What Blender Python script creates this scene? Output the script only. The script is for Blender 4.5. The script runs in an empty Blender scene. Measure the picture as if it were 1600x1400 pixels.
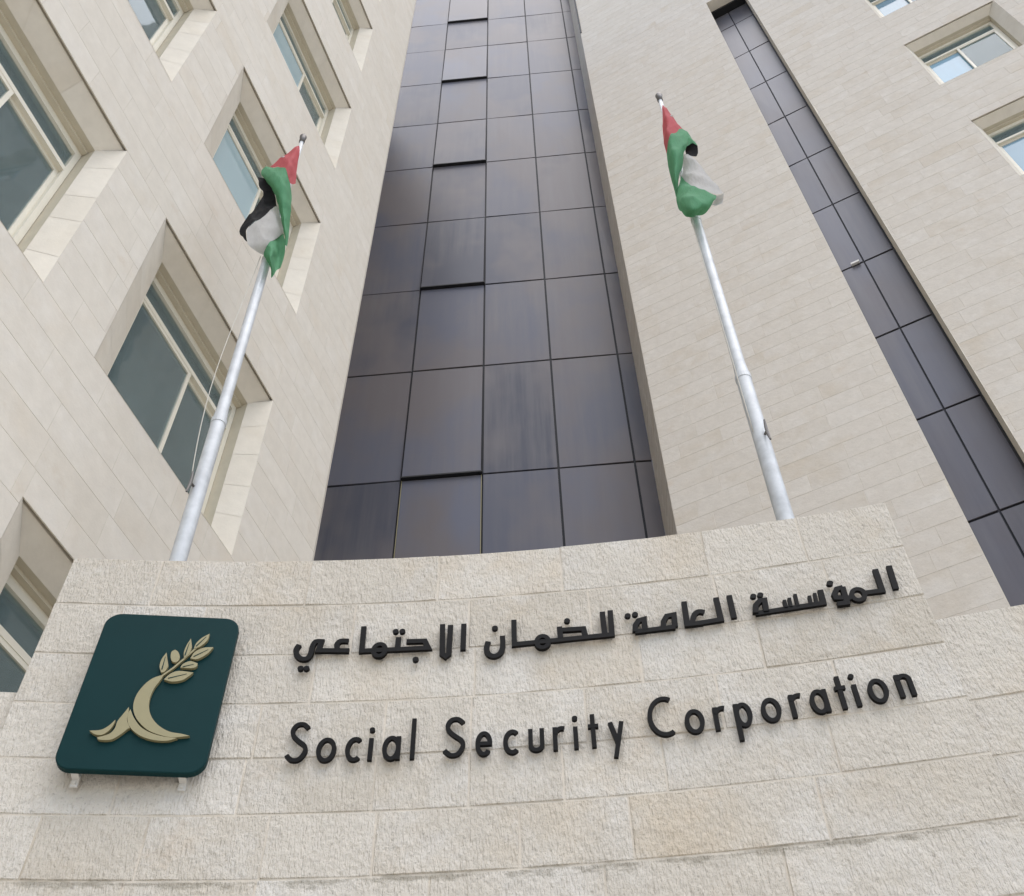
import bpy, bmesh, math, random
from mathutils import Vector, Matrix
random.seed(7)
R_ = math.radians
sc = bpy.context.scene
HC = 1.6                                   # eye height above the ground

# ------------------------------------------------------------------ camera
FPX, PITCH, ROLL = 1720.0, R_(51.76), R_(-1.24)
fw = Vector((0, math.cos(PITCH), math.sin(PITCH)))
rt0 = Vector((1, 0, 0)); up0 = Vector((0, -math.sin(PITCH), math.cos(PITCH)))
rt = math.cos(ROLL) * rt0 + math.sin(ROLL) * up0
up = -math.sin(ROLL) * rt0 + math.cos(ROLL) * up0
cd = bpy.data.cameras.new('camera'); cam = bpy.data.objects.new('camera', cd)
sc.collection.objects.link(cam); sc.camera = cam
cd.sensor_fit = 'HORIZONTAL'; cd.sensor_width = 36.0; cd.lens = 36.0 * FPX / 1600.0
cd.clip_start = 0.05; cd.clip_end = 2000
m = Matrix((rt, up, -fw)).transposed().to_4x4(); m.translation = Vector((0, 0, HC))
cam.matrix_world = m

# ------------------------------------------------------------------ sky and sun (bright overcast)
SUN_EL, SUN_AZ = R_(66), R_(150)           # azimuth clockwise from +Y (behind the viewer, to the right)
w = bpy.data.worlds.new('World'); sc.world = w; w.use_nodes = True
nt = w.node_tree; nt.nodes.clear()
out = nt.nodes.new('ShaderNodeOutputWorld'); bg = nt.nodes.new('ShaderNodeBackground')
sky = nt.nodes.new('ShaderNodeTexSky'); sky.sky_type = 'NISHITA'; sky.sun_disc = False
sky.sun_elevation = SUN_EL; sky.sun_rotation = SUN_AZ
sky.air_density = 1.0; sky.dust_density = 1.6; sky.ozone_density = 1.0
hs = nt.nodes.new('ShaderNodeHueSaturation'); hs.inputs['Saturation'].default_value = 0.85
nt.links.new(sky.outputs[0], hs.inputs['Color']); nt.links.new(hs.outputs[0], bg.inputs[0])
bg.inputs[1].default_value = 0.15
nt.links.new(bg.outputs[0], out.inputs[0])
sl = bpy.data.lights.new('sun', 'SUN'); so = bpy.data.objects.new('sun', sl); sc.collection.objects.link(so)
sl.energy = 1.5; sl.angle = R_(70); sl.color = (1.0, 0.975, 0.94)
sd = Vector((math.sin(SUN_AZ) * math.cos(SUN_EL), math.cos(SUN_AZ) * math.cos(SUN_EL), math.sin(SUN_EL)))
so.rotation_euler = sd.to_track_quat('Z', 'Y').to_euler()
vs = sc.view_settings
vs.view_transform = 'Standard'; vs.look = 'None'; vs.gamma = 1.0; vs.use_curve_mapping = False
vs.exposure = 0.74

# ------------------------------------------------------------------ helpers
COL = sc.collection
class MB:
    def __init__(s): s.v = []; s.f = []; s.t = []; s.m = []
    def poly(s, pts, tone=.5, mat=0):
        i = len(s.v); s.v += [tuple(p) for p in pts]; s.f.append(tuple(range(i, i + len(pts)))); s.t.append(tone); s.m.append(mat)
    def grid(s, P, tone=.5, mat=0):
        i = len(s.v); n = len(P[0])
        for r in P: s.v += [tuple(p) for p in r]
        for a in range(len(P) - 1):
            for b in range(n - 1):
                k = i + a * n + b; s.f.append((k, k + 1, k + n + 1, k + n)); s.t.append(tone); s.m.append(mat)
    def prism(s, front, back, tone=.5, mat=0):
        n = len(front); i = len(s.v); s.v += [tuple(p) for p in front] + [tuple(p) for p in back]
        s.f.append(tuple(range(i, i + n))); s.f.append(tuple(range(i + 2 * n - 1, i + n - 1, -1)))
        for k in range(n):
            j = (k + 1) % n; s.f.append((i + k, i + n + k, i + n + j, i + j))
        s.t += [tone] * (n + 2); s.m += [mat] * (n + 2)
    def tube(s, pts, rad, n=8, tone=.5, mat=0, caps=True):
        i = len(s.v); pts = [Vector(p) for p in pts]; rr = rad if isinstance(rad, (list, tuple)) else [rad] * len(pts)
        for a, p in enumerate(pts):
            d = (pts[min(a + 1, len(pts) - 1)] - pts[max(a - 1, 0)]).normalized()
            x = d.cross(Vector((0, 1, 0.03))).normalized(); y = d.cross(x)
            s.v += [tuple(p + rr[a] * (math.cos(q) * x + math.sin(q) * y)) for q in [2 * math.pi * k / n for k in range(n)]]
        for a in range(len(pts) - 1):
            for k in range(n):
                j = (k + 1) % n; b = i + a * n
                s.f.append((b + k, b + j, b + n + j, b + n + k)); s.t.append(tone); s.m.append(mat)
        if caps:
            s.f.append(tuple(range(i + n - 1, i - 1, -1))); b = i + (len(pts) - 1) * n
            s.f.append(tuple(range(b, b + n))); s.t += [tone] * 2; s.m += [mat] * 2
    def build(s, name, mats, parent=None, smooth=False):
        me = bpy.data.meshes.new(name); me.from_pydata(s.v, [], s.f)
        a = me.attributes.new('tone', 'FLOAT', 'FACE'); a.data.foreach_set('value', s.t)
        if not isinstance(mats, (list, tuple)): mats = [mats]
        for x in mats: me.materials.append(x)
        me.polygons.foreach_set('material_index', s.m)
        if smooth: me.polygons.foreach_set('use_smooth', [True] * len(s.f))
        me.update()
        if name == 'pane':
            bm = bmesh.new(); bm.from_mesh(me); bmesh.ops.recalc_face_normals(bm, faces=bm.faces[:]); bm.to_mesh(me); bm.free()
        o = bpy.data.objects.new(name, me); COL.objects.link(o)
        if parent is not None: setpar(o, parent)
        return o
PINV = {}
def setpar(o, p):
    o.parent = p
    if p.type == 'EMPTY': o.matrix_parent_inverse = Matrix.Translation(-p.location)
def thing(name, label, cat, loc, group=None):
    e = bpy.data.objects.new(name, None); e.location = loc; e.empty_display_size = .3; COL.objects.link(e)
    e['label'] = label; e['category'] = cat
    if group: e['group'] = group
    return e

# ------------------------------------------------------------------ materials
def newmat(name):
    M = bpy.data.materials.new(name); M.use_nodes = True
    return M, M.node_tree, M.node_tree.nodes['Principled BSDF']
def N(t, kind, **k):
    n = t.nodes.new(kind)
    for a, b in k.items(): setattr(n, a, b)
    return n
def noise(t, vec, scale, detail=4, rough=.55):
    n = N(t, 'ShaderNodeTexNoise'); n.inputs['Scale'].default_value = scale; n.inputs['Detail'].default_value = detail
    n.inputs['Roughness'].default_value = rough; t.links.new(vec, n.inputs['Vector']); return n.outputs['Fac']
def ramp(t, fac, a, b, ca=(0, 0, 0, 1), cb=(1, 1, 1, 1)):
    r = N(t, 'ShaderNodeValToRGB'); r.color_ramp.elements[0].position = a; r.color_ramp.elements[1].position = b
    r.color_ramp.elements[0].color = ca; r.color_ramp.elements[1].color = cb; t.links.new(fac, r.inputs[0]); return r.outputs[0]
def mix(t, fac, a, b, blend='MIX'):
    n = N(t, 'ShaderNodeMix', data_type='RGBA', blend_type=blend)
    for sock, v in ((n.inputs[0], fac), (n.inputs[6], a), (n.inputs[7], b)):
        if hasattr(v, 'links'): t.links.new(v, sock)
        elif isinstance(v, (int, float)): sock.default_value = v
        else: sock.default_value = (*v[:3], 1)
    return n.outputs[2]
def mapping(t, vec, rot=(0, 0, 0), scale=(1, 1, 1)):
    n = N(t, 'ShaderNodeMapping'); n.inputs['Rotation'].default_value = rot; n.inputs['Scale'].default_value = scale
    t.links.new(vec, n.inputs['Vector']); return n.outputs[0]

def stone_mat(name, c0, c1, stain, stain_amt, bump_scale, bump, tooled=False, speck=.0, bloom=0, dirt_z=0):
    M, t, b = newmat(name)
    vec = N(t, 'ShaderNodeTexCoord').outputs['Object']
    tone = N(t, 'ShaderNodeAttribute', attribute_name='tone').outputs['Fac']
    col = mix(t, tone, c0, c1)
    shift = N(t, 'ShaderNodeVectorMath', operation='SCALE'); shift.inputs[0].default_value = (37, 53, 71); t.links.new(tone, shift.inputs['Scale'])
    addv = N(t, 'ShaderNodeVectorMath', operation='ADD'); t.links.new(vec, addv.inputs[0]); t.links.new(shift.outputs[0], addv.inputs[1])
    vloc = addv.outputs[0]                            # each block has its own grain and veins
    big = noise(t, vloc, 1.3, 5, .6)
    col = mix(t, ramp(t, big, .52, .74), col, mix(t, stain_amt, col, stain))
    if bloom:
        bl = noise(t, mapping(t, vloc, (.4, .2, .7), (1, 1, 1)), 2.6, 6, .68)
        col = mix(t, ramp(t, bl, .50, .72), col, mix(t, bloom, col, (.74, .71, .66)))
    med = noise(t, vec, 9, 6, .65)
    col = mix(t, ramp(t, med, .35, .7), mix(t, .12, col, (.25, .22, .18)), col)
    rust = noise(t, mapping(t, vec, (0, 0, 0), (2.6, 2.6, 3.4)), 1.0, 6, .7)
    col = mix(t, ramp(t, rust, .62, .76), col, mix(t, .42 * stain_amt, col, (.42, .27, .13)))
    if speck:
        fine = noise(t, vec, 85, 3, .6)
        col = mix(t, ramp(t, fine, .60, .72), col, mix(t, speck, col, (.2, .17, .13)))
    if dirt_z:                                        # damp grime that has settled along one bed joint
        sx = N(t, 'ShaderNodeSeparateXYZ'); t.links.new(vec, sx.inputs[0])
        dn = noise(t, mapping(t, vec, (0, 0, 0), (5, 5, 16)), 1.0, 6, .7)
        q1 = N(t, 'ShaderNodeMath', operation='SUBTRACT'); t.links.new(sx.outputs['Z'], q1.inputs[0]); q1.inputs[1].default_value = dirt_z - .012
        q2 = N(t, 'ShaderNodeMath', operation='ABSOLUTE'); t.links.new(q1.outputs[0], q2.inputs[0])
        q3 = N(t, 'ShaderNodeMath', operation='MULTIPLY_ADD'); t.links.new(q2.outputs[0], q3.inputs[0]); q3.inputs[1].default_value = -7.0; t.links.new(dn, q3.inputs[2])
        col = mix(t, ramp(t, q3.outputs[0], .39, .50), col, mix(t, .55, col, (.20, .175, .125)))
    t.links.new(col, b.inputs['Base Color'])
    b.inputs['Roughness'].default_value = .88; b.inputs['Specular IOR Level'].default_value = .25
    h = noise(t, vec, bump_scale, 6, .62)
    if tooled:
        d1 = noise(t, mapping(t, vloc, (0, R_(-52), 0), (130, 60, 30)), 1.0, 3, .6)
        d2 = noise(t, mapping(t, vloc, (0, R_(-25), 0), (70, 50, 32)), 1.0, 3, .6)
        a1 = N(t, 'ShaderNodeMath', operation='ADD'); t.links.new(d1, a1.inputs[0]); t.links.new(d2, a1.inputs[1])
        a2 = N(t, 'ShaderNodeMath', operation='ADD'); t.links.new(a1.outputs[0], a2.inputs[0]); t.links.new(h, a2.inputs[1]); h = a2.outputs[0]
    bp = N(t, 'ShaderNodeBump'); bp.inputs['Strength'].default_value = bump; bp.inputs['Distance'].default_value = .012
    t.links.new(h, bp.inputs['Height']); t.links.new(bp.outputs[0], b.inputs['Normal'])
    return M
def plain(name, c, rough=.5, metal=0, spec=.5, var=.0, vs=20):
    M, t, b = newmat(name)
    if var:
        vec = N(t, 'ShaderNodeTexCoord').outputs['Object']
        f = noise(t, vec, vs, 5, .6)
        col = mix(t, ramp(t, f, .3, .75), tuple(x * (1 - var) for x in c), c)
        t.links.new(col, b.inputs['Base Color'])
    else: b.inputs['Base Color'].default_value = (*c, 1)
    b.inputs['Roughness'].default_value = rough; b.inputs['Metallic'].default_value = metal; b.inputs['Specular IOR Level'].default_value = spec
    return M

M_sign = stone_mat('rough limestone', (.575, .518, .432), (.668, .616, .534), (.57, .455, .31), .65, 30, .95, True, .42, .6, 3.585)
M_signm = stone_mat('sign wall mortar', (.585, .52, .43), (.645, .585, .495), (.40, .33, .23), .8, 60, .4, False, 0, 0, 3.585)
M_lime = stone_mat('smooth limestone', (.61, .558, .475), (.665, .615, .535), (.60, .52, .41), .5, 45, .14, False, 0, .3)
M_limeR = stone_mat('chipped limestone', (.575, .52, .445), (.615, .562, .488), (.52, .44, .335), .6, 16, .5, False, .25, .25)
M_mort = stone_mat('facade mortar', (.58, .525, .445), (.605, .55, .475), (.51, .44, .345), .4, 60, .2)
M_rev = stone_mat('reveal limestone', (.66, .60, .50), (.72, .665, .57), (.62, .53, .40), .35, 50, .12)
M_frame = plain('cream aluminium', (.72, .67, .55), .38, 0, .5, .08, 6)
M_frame_d = plain('tan window lining', (.58, .52, .40), .6, 0, .3, .12, 8)
M_dark = plain('black gasket', (.012, .012, .013), .6, 0, .3)
M_joint = plain('dark joint', (.010, .011, .014), .6, 0, .2)
M_joint2 = plain('grey transom', (.030, .030, .036), .6, 0, .2)
M_letter = plain('dark bronze letters', (.006, .0055, .005), .55, 0, .12, .3, 40)
M_plate = plain('dark teal panel', (.0050, .0300, .0310), .5, 0, .08, .1, 5)
M_gold = plain('dull gold', (.27, .235, .12), .5, .1, .5, .08, 12)
M_clip = plain('white bracket', (.62, .60, .56), .5)
M_pole = plain('galvanised white pole', (.62, .64, .65), .40, .0, .5, .30, 9)
M_rope = plain('pale rope', (.55, .52, .45), .8)
M_steel = plain('weathered steel', (.16, .15, .14), .5, .5, .5, .3, 40)
M_ground = plain('pale paving', (.66, .63, .57), .85, 0, .3, .25, 2)
def cloth(name, c):
    M, t, b = newmat(name); vec = N(t, 'ShaderNodeTexCoord').outputs['Object']
    f = noise(t, vec, 9, 5, .6); t.links.new(mix(t, ramp(t, f, .3, .7), tuple(x * .82 for x in c), c), b.inputs['Base Color'])
    b.inputs['Roughness'].default_value = .75; b.inputs['Specular IOR Level'].default_value = .2
    tr = N(t, 'ShaderNodeBsdfTranslucent'); tr.inputs[0].default_value = (*c, 1)
    ms = N(t, 'ShaderNodeMixShader'); ms.inputs[0].default_value = .45
    bp = N(t, 'ShaderNodeBump'); bp.inputs['Strength'].default_value = .5; bp.inputs['Distance'].default_value = .03
    t.links.new(noise(t, mapping(t, vec, (.3, .5, 0), (16, 16, 3.5)), 1.0, 4, .6), bp.inputs['Height']); t.links.new(bp.outputs[0], b.inputs['Normal']); t.links.new(bp.outputs[0], tr.inputs['Normal'])
    t.links.new(b.outputs[0], ms.inputs[1]); t.links.new(tr.outputs[0], ms.inputs[2])
    t.links.new(ms.outputs[0], t.nodes['Material Output'].inputs[0]); return M
F_red, F_green, F_white, F_black = cloth('red cloth', (.60, .14, .15)), cloth('green cloth', (.15, .39, .21)), cloth('white cloth', (.62, .60, .57)), cloth('black cloth', (.018, .017, .018))
def glass_mat(name, c, dust, rough=.05, ior=1.55, wob=.02, tint=(1, 1, 1), c2=None, vary=.25):
    M, t, b = newmat(name); vec = N(t, 'ShaderNodeTexCoord').outputs['Object']
    tone = N(t, 'ShaderNodeAttribute', attribute_name='tone').outputs['Fac']
    base = mix(t, tone, tuple(x * (1 - vary) for x in c), tuple(x * (1 + vary) for x in c))
    if c2: base = mix(t, ramp(t, noise(t, mapping(t, vec, (0, 0, 0), (1, 1, .6)), .75, 3, .55), .42, .62), base, c2)  # cloud reflections put into the base colour as soft patches
    st = noise(t, mapping(t, vec, (0, 0, 0), (7, 7, .35)), 1.0, 5, .6)
    cl = noise(t, vec, .55, 3, .5)
    mm = N(t, 'ShaderNodeMath', operation='MULTIPLY'); t.links.new(ramp(t, st, .35, .8), mm.inputs[0]); t.links.new(ramp(t, cl, .3, .7), mm.inputs[1])
    col = mix(t, mm.outputs[0], base, dust)
    t.links.new(col, b.inputs['Base Color'])
    b.inputs['Roughness'].default_value = rough; b.inputs['IOR'].default_value = ior
    b.inputs['Specular Tint'].default_value = (*tint, 1)
    bp = N(t, 'ShaderNodeBump'); bp.inputs['Strength'].default_value = wob; bp.inputs['Distance'].default_value = .05
    t.links.new(noise(t, vec, 1.1, 2, .5), bp.inputs['Height']); t.links.new(bp.outputs[0], b.inputs['Normal'])
    return M
M_cglass = glass_mat('tinted curtain glass', (.102, .104, .126), (.155, .146, .148), .34, 1.18, .01, (.76, .82, 1.0), (.142, .127, .127), .26)
M_sglass = glass_mat('strip glass', (.115, .115, .134), (.155, .148, .152), .30, 1.32, .01, (.80, .84, 1.0), (.118, .106, .108), .12)
def clear_glass(name, tint, ior=1.5):
    M, t, b = newmat(name); vec = N(t, 'ShaderNodeTexCoord').outputs['Object']
    t.nodes.remove(b)
    tr = N(t, 'ShaderNodeBsdfTransparent'); tr.inputs[0].default_value = (*tint, 1)
    gl = N(t, 'ShaderNodeBsdfGlossy'); gl.inputs['Roughness'].default_value = .03; gl.inputs['Color'].default_value = (.92, .97, 1, 1)
    df = N(t, 'ShaderNodeBsdfDiffuse'); df.inputs[0].default_value = (.36, .42, .40, 1)
    bp = N(t, 'ShaderNodeBump'); bp.inputs['Strength'].default_value = .05; bp.inputs['Distance'].default_value = .05
    t.links.new(noise(t, vec, 1.4, 2, .5), bp.inputs['Height']); t.links.new(bp.outputs[0], gl.inputs['Normal'])
    fr = N(t, 'ShaderNodeFresnel'); fr.inputs['IOR'].default_value = ior
    m1 = N(t, 'ShaderNodeMixShader'); t.links.new(fr.outputs[0], m1.inputs[0]); t.links.new(tr.outputs[0], m1.inputs[1]); t.links.new(gl.outputs[0], m1.inputs[2])
    dust = ramp(t, noise(t, mapping(t, vec, (0, 0, 0), (6, 6, 2.5)), 1.0, 5, .65), .42, .85, (.17, .17, .17, 1), (.26, .26, .26, 1))
    m2 = N(t, 'ShaderNodeMixShader'); t.links.new(dust, m2.inputs[0]); t.links.new(m1.outputs[0], m2.inputs[1]); t.links.new(df.outputs[0], m2.inputs[2])
    t.links.new(m2.outputs[0], t.nodes['Material Output'].inputs[0]); return M
M_wglass = clear_glass('window glass', (.80, .89, .89))
M_skyrefl_blue = glass_mat('painted blue sky reflection glass', (.20, .33, .42), (.24, .36, .43), .06, 1.45, .02)  # blue sky reflection is painted into the pane's base colour
M_skyrefl_pale = glass_mat('painted pale sky reflection glass', (.30, .40, .42), (.36, .45, .46), .06, 1.45, .02)  # paler sky reflection, likewise held in the base colour of the upper panes
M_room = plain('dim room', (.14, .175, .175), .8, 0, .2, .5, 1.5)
M_blind_g = plain('grey green blind', (.55, .64, .62), .8, 0, .2, .1, 3)

# ------------------------------------------------------------------ plan geometry (eye at x=y=0; heights below are above the eye)
def hd(a): return Vector((math.sin(a), math.cos(a), 0))
class Plane:                                # vertical wall plane: u along hd(a), z up, d into the wall
    def __init__(s, a, n, D): s.u = hd(a); s.n = n; s.D = D
    def P(s, u, z, d=0): return s.n * (s.D + d) + s.u * u + Vector((0, 0, z + HC))
aL, aC, aR = R_(17.7), R_(-85.6), R_(-62.3)
def nrm(a): return Vector((math.cos(a), -math.sin(a), 0))
PL = Plane(aL, -nrm(aL), 3.8)
PC = Plane(aC, nrm(aC), 10.2)
PR = Plane(aR, nrm(aR), 8.866)
TOP = 40.0; LTOP = 27.5
ARC = Vector((-.8607, -7.7672)); RA = 11.1247
def cyl(s, z, off=0.0):
    r = RA - off; a = s / r
    return Vector((ARC.x + r * math.sin(a), ARC.y + r * math.cos(a), z + HC))

def project(p):
    q = p - Vector((0, 0, HC)); zc = q.dot(fw)
    if zc <= .05: return None
    return (800 + FPX * q.dot(rt) / zc, 700 - FPX * q.dot(up) / zc)
def shown(p):                                # in the frame and not behind the sign wall
    s = project(p)
    if not s or not (-15 < s[0] < 1615 and -15 < s[1] < 1415): return False
    x, y = s
    lim = 872 if 115 < x < 480 else (872 - (x - 480) * .094 if 480 <= x < 1390 else (1085 if x <= 115 else 975 - (x - 1465) * .27))
    return y < lim + 10

def subtract(rects, hole):
    o = []
    for a, b, c, d in rects:
        e, f, g, h = hole
        if e >= b or f <= a or g >= d or h <= c: o.append((a, b, c, d)); continue
        if a < e: o.append((a, e, c, d))
        if f < b: o.append((f, b, c, d))
        a2, b2 = max(a, e), min(b, f)
        if c < g: o.append((a2, b2, c, g))
        if h < d: o.append((a2, b2, h, d))
    return o
def stone_box(mb, pl, a, b, c, d, tone, gap, ch, proud, depth=.006):
    a += gap; b -= gap; c += gap; d -= gap
    if b - a < .03 or d - c < .03: return False
    f = [pl.P(a + ch, c + ch, -proud), pl.P(b - ch, c + ch, -proud), pl.P(b - ch, d - ch, -proud), pl.P(a + ch, d - ch, -proud)]
    g = [pl.P(a, c, -proud + ch), pl.P(b, c, -proud + ch), pl.P(b, d, -proud + ch), pl.P(a, d, -proud + ch)]
    h = [pl.P(a, c, depth), pl.P(b, c, depth), pl.P(b, d, depth), pl.P(a, d, depth)]
    i = len(mb.v); mb.v += [tuple(p) for p in f + g + h]
    mb.f.append((i, i + 1, i + 2, i + 3))
    for k in range(4):
        j = (k + 1) % 4
        mb.f.append((i + k, i + 4 + k, i + 4 + j, i + j)); mb.f.append((i + 4 + k, i + 8 + k, i + 8 + j, i + 4 + j))
    mb.t += [tone] * 9; mb.m += [0] * 9
    return True
def clad(parent, pl, u0, u1, z0, z1, holes, course, z_ref, lens, mat, gap, ch, proud_rng, rnd, limit=300):
    cells = []
    k = math.floor((z0 - z_ref) / course)
    while z_ref + k * course < z1:
        c, d = max(z0, z_ref + k * course), min(z1, z_ref + (k + 1) * course); k += 1
        if d - c < .04: continue
        u = u0 - rnd.random() * lens[1]
        while u < u1:
            v = u + rnd.uniform(*lens)
            a, b = max(u, u0), min(v, u1)
            if u1 - b < .18: b = u1; v = u1 + .01
            u = v
            if b - a < .06: continue
            rs = [(a, b, c, d)]
            for h in holes: rs = subtract(rs, h)
            cells += [r for r in rs if r[1] - r[0] > .035 and r[3] - r[2] > .035]
    scored = []
    for r in cells:
        p = pl.P((r[0] + r[1]) / 2, (r[2] + r[3]) / 2)
        ar = 0
        if shown(p):
            q = [project(pl.P(r[0], r[2])), project(pl.P(r[1], r[2])), project(pl.P(r[1], r[3])), project(pl.P(r[0], r[3]))]
            if all(q): ar = abs(sum(q[i][0] * q[(i + 1) % 4][1] - q[(i + 1) % 4][0] * q[i][1] for i in range(4))) / 2
        scored.append((ar, r))
    scored.sort(key=lambda t: -t[0])
    rest = MB()
    for i, (ar, r) in enumerate(scored):
        tone = min(1, max(0, rnd.gauss(.5, .17))); pr = rnd.uniform(*proud_rng)
        if i < limit and ar > 0:
            mb = MB()
            if stone_box(mb, pl, *r, tone, gap, ch, pr): mb.build('stone', mat, parent)
        else: stone_box(rest, pl, *r, tone, gap, ch, pr)
    if rest.f:
        o = rest.build('stonework', mat, parent); o['kind'] = 'stuff'
def sheet(parent, pl, u0, u1, z0, z1, holes, d, mat, name='wall'):
    rs = [(u0, u1, z0, z1)]
    for h in holes: rs = subtract(rs, h)
    mb = MB()
    for a, b, c, e in rs: mb.poly([pl.P(a, c, d), pl.P(b, c, d), pl.P(b, e, d), pl.P(a, e, d)])
    return mb.build(name, mat, parent)
def body(parent, pl, u0, u1, z0, z1, d0, d1, mat, name='wall'):
    mb = MB()
    mb.prism([pl.P(u0, z0, d0), pl.P(u1, z0, d0), pl.P(u1, z1, d0), pl.P(u0, z1, d0)], [pl.P(u0, z0, d1), pl.P(u1, z0, d1), pl.P(u1, z1, d1), pl.P(u0, z1, d1)])
    return mb.build(name, mat, parent)
def bar(mb, pl, a, b, c, d, d0, d1, tone=.5, mat=0):
    mb.prism([pl.P(a, c, d0), pl.P(b, c, d0), pl.P(b, d, d0), pl.P(a, d, d0)], [pl.P(a, c, d1), pl.P(b, c, d1), pl.P(b, d, d1), pl.P(a, d, d1)], tone, mat)

def window(parent, pl, o, i, zs, zt, zi, mull, blinds, rnd, gl=None):
    gl = gl or (M_wglass, M_wglass)
    """o=(ua,ub) outer recess, i=(ua,ub) inner opening, zs sill, zt outer head, zi inner head; ua<ub"""
    d1, d2 = .17, .30
    zsi = zs + .03
    # fixed frame (the part itself)
    f = MB(); t = .05; e = .004
    a, b = i[0] + e, i[1] - e; top = zi - .03
    tr = zi - .37                                    # transom axis
    bar(f, pl, a, a + t, zsi, top, d2 - .028, d2 + .05); bar(f, pl, b - t, b, zsi, top, d2 - .028, d2 + .05)
    bar(f, pl, a + t, b - t, top - .07, top, d2 - .028, d2 + .05); bar(f, pl, a + t, b - t, zsi, zsi + .05, d2 - .028, d2 + .05)
    bar(f, pl, a + t, b - t, tr - .025, tr + .025, d2 - .032, d2 + .045)
    wo = f.build('window', M_frame, parent)
    # inner tan lining between stone and frame
    l = MB(); q = [(i[0], i[1], zsi, zi)]
    O = lambda dd: [pl.P(i[0], zsi, dd), pl.P(i[1], zsi, dd), pl.P(i[1], zi, dd), pl.P(i[0], zi, dd)]
    A, B = O(d1 + .001), O(d2 + .06)
    for k in range(4): l.poly([A[k], B[k], B[(k + 1) % 4], A[(k + 1) % 4]])
    bar(l, pl, i[0] + e, i[1] - e, top + .001, zi - .001, d2 - .075, d2 + .04)
    l.build('lining', M_frame_d, wo)
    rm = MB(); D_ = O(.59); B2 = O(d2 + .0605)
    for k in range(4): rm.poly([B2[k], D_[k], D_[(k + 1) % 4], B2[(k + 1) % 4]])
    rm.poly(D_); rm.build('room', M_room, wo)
    for x0, x1, y0, y1, bm in blinds:
        bl = MB(); U0, U1 = i[0] + .06 + (i[1] - i[0] - .12) * x0, i[0] + .06 + (i[1] - i[0] - .12) * x1; Z0, Z1 = zsi + .02 + (zi - zsi - .06) * y0, zsi + .02 + (zi - zsi - .06) * y1
        bar(bl, pl, U0, U1, Z0, Z1, .42, .424); bar(bl, pl, U0, U1, Z0 - .018, Z0 - .001, .415, .429); bl.build('blind', bm, wo)
    # splayed stone reveal, in pieces
    r = MB()
    oc = [pl.P(o[0], zs, 0), pl.P(o[1], zs, 0), pl.P(o[1], zt, 0), pl.P(o[0], zt, 0)]
    ic = [pl.P(i[0], zsi, d1), pl.P(i[1], zsi, d1), pl.P(i[1], zi, d1), pl.P(i[0], zi, d1)]
    gd0, gd1 = .009, .030                             # drip groove along the head
    g0, g1 = (oc[2] + pl.n * gd0, oc[3] + pl.n * gd0), (oc[2] + pl.n * gd1, oc[3] + pl.n * gd1); uz = Vector((0, 0, .035))
    r.poly([oc[2], oc[3], g0[1], g0[0]], .5)
    r.poly([g0[0], g0[1], g0[1] + uz, g0[0] + uz], .3); r.poly([g0[0] + uz, g0[1] + uz, g1[1] + uz, g1[0] + uz], .3); r.poly([g1[0] + uz, g1[1] + uz, g1[1], g1[0]], .3)
    oc0 = oc
    for k, n in ((0, 2), (1, 5), (2, 3), (3, 5)):
        j = (k + 1) % 4
        oc = oc0 if k != 2 else [oc0[0], oc0[1], g1[0], g1[1]]
        cuts = [0] + sorted((x + rnd.uniform(-.2, .2)) / n for x in range(1, n)) + [1]
        for x in range(n):
            g = .0010
            p0, p1 = cuts[x] + (g if x else 0), cuts[x + 1] - (g if x < n - 1 else 0)
            r.poly([oc[k].lerp(oc[j], p0), oc[k].lerp(oc[j], p1), ic[k].lerp(ic[j], p1), ic[k].lerp(ic[j], p0)], min(1, max(0, rnd.gauss(.5, .2))))
        # joint backing just behind the pieces
        w_ = (pl.n * .004)
        r.poly([oc[k] + w_, oc[j] + w_, ic[j] + w_, ic[k] + w_], .2)
    r.build('reveal', M_rev, wo)
    # two sliding sashes, one in front of the other
    gz = tr - .025
    for (x0, x1, dd, gm) in ((a + t, mull + .022, d2 - .028, gl[0]), (mull - .022, b - t, d2 + .01, gl[1])):
        s = MB(); st = .036
        z0, z1 = zsi + .05, gz
        bar(s, pl, x0, x0 + st, z0, z1, dd, dd + .035); bar(s, pl, x1 - st, x1, z0, z1, dd, dd + .035)
        bar(s, pl, x0 + st, x1 - st, z1 - st, z1, dd, dd + .035); bar(s, pl, x0 + st, x1 - st, z0, z0 + st, dd, dd + .035)
        s.build('sash', M_frame, wo)
        g = MB(); bar(g, pl, x0 + st - .004, x1 - st + .004, z0 + st - .004, z1 - st + .004, dd + .014, dd + .02, rnd.random()); g.build('pane', gm, wo)
    g = MB(); bar(g, pl, a + t - .004, b - t + .004, tr + .02, top - .066, d2, d2 + .008, rnd.random()); g.build('pane', M_wglass, wo)

# ------------------------------------------------------------------ ground
g = MB(); g.poly([(-400, -400, 0), (400, -400, 0), (400, 400, 0), (-400, 400, 0)])
go = g.build('ground', M_ground); go['kind'] = 'structure'

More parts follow.
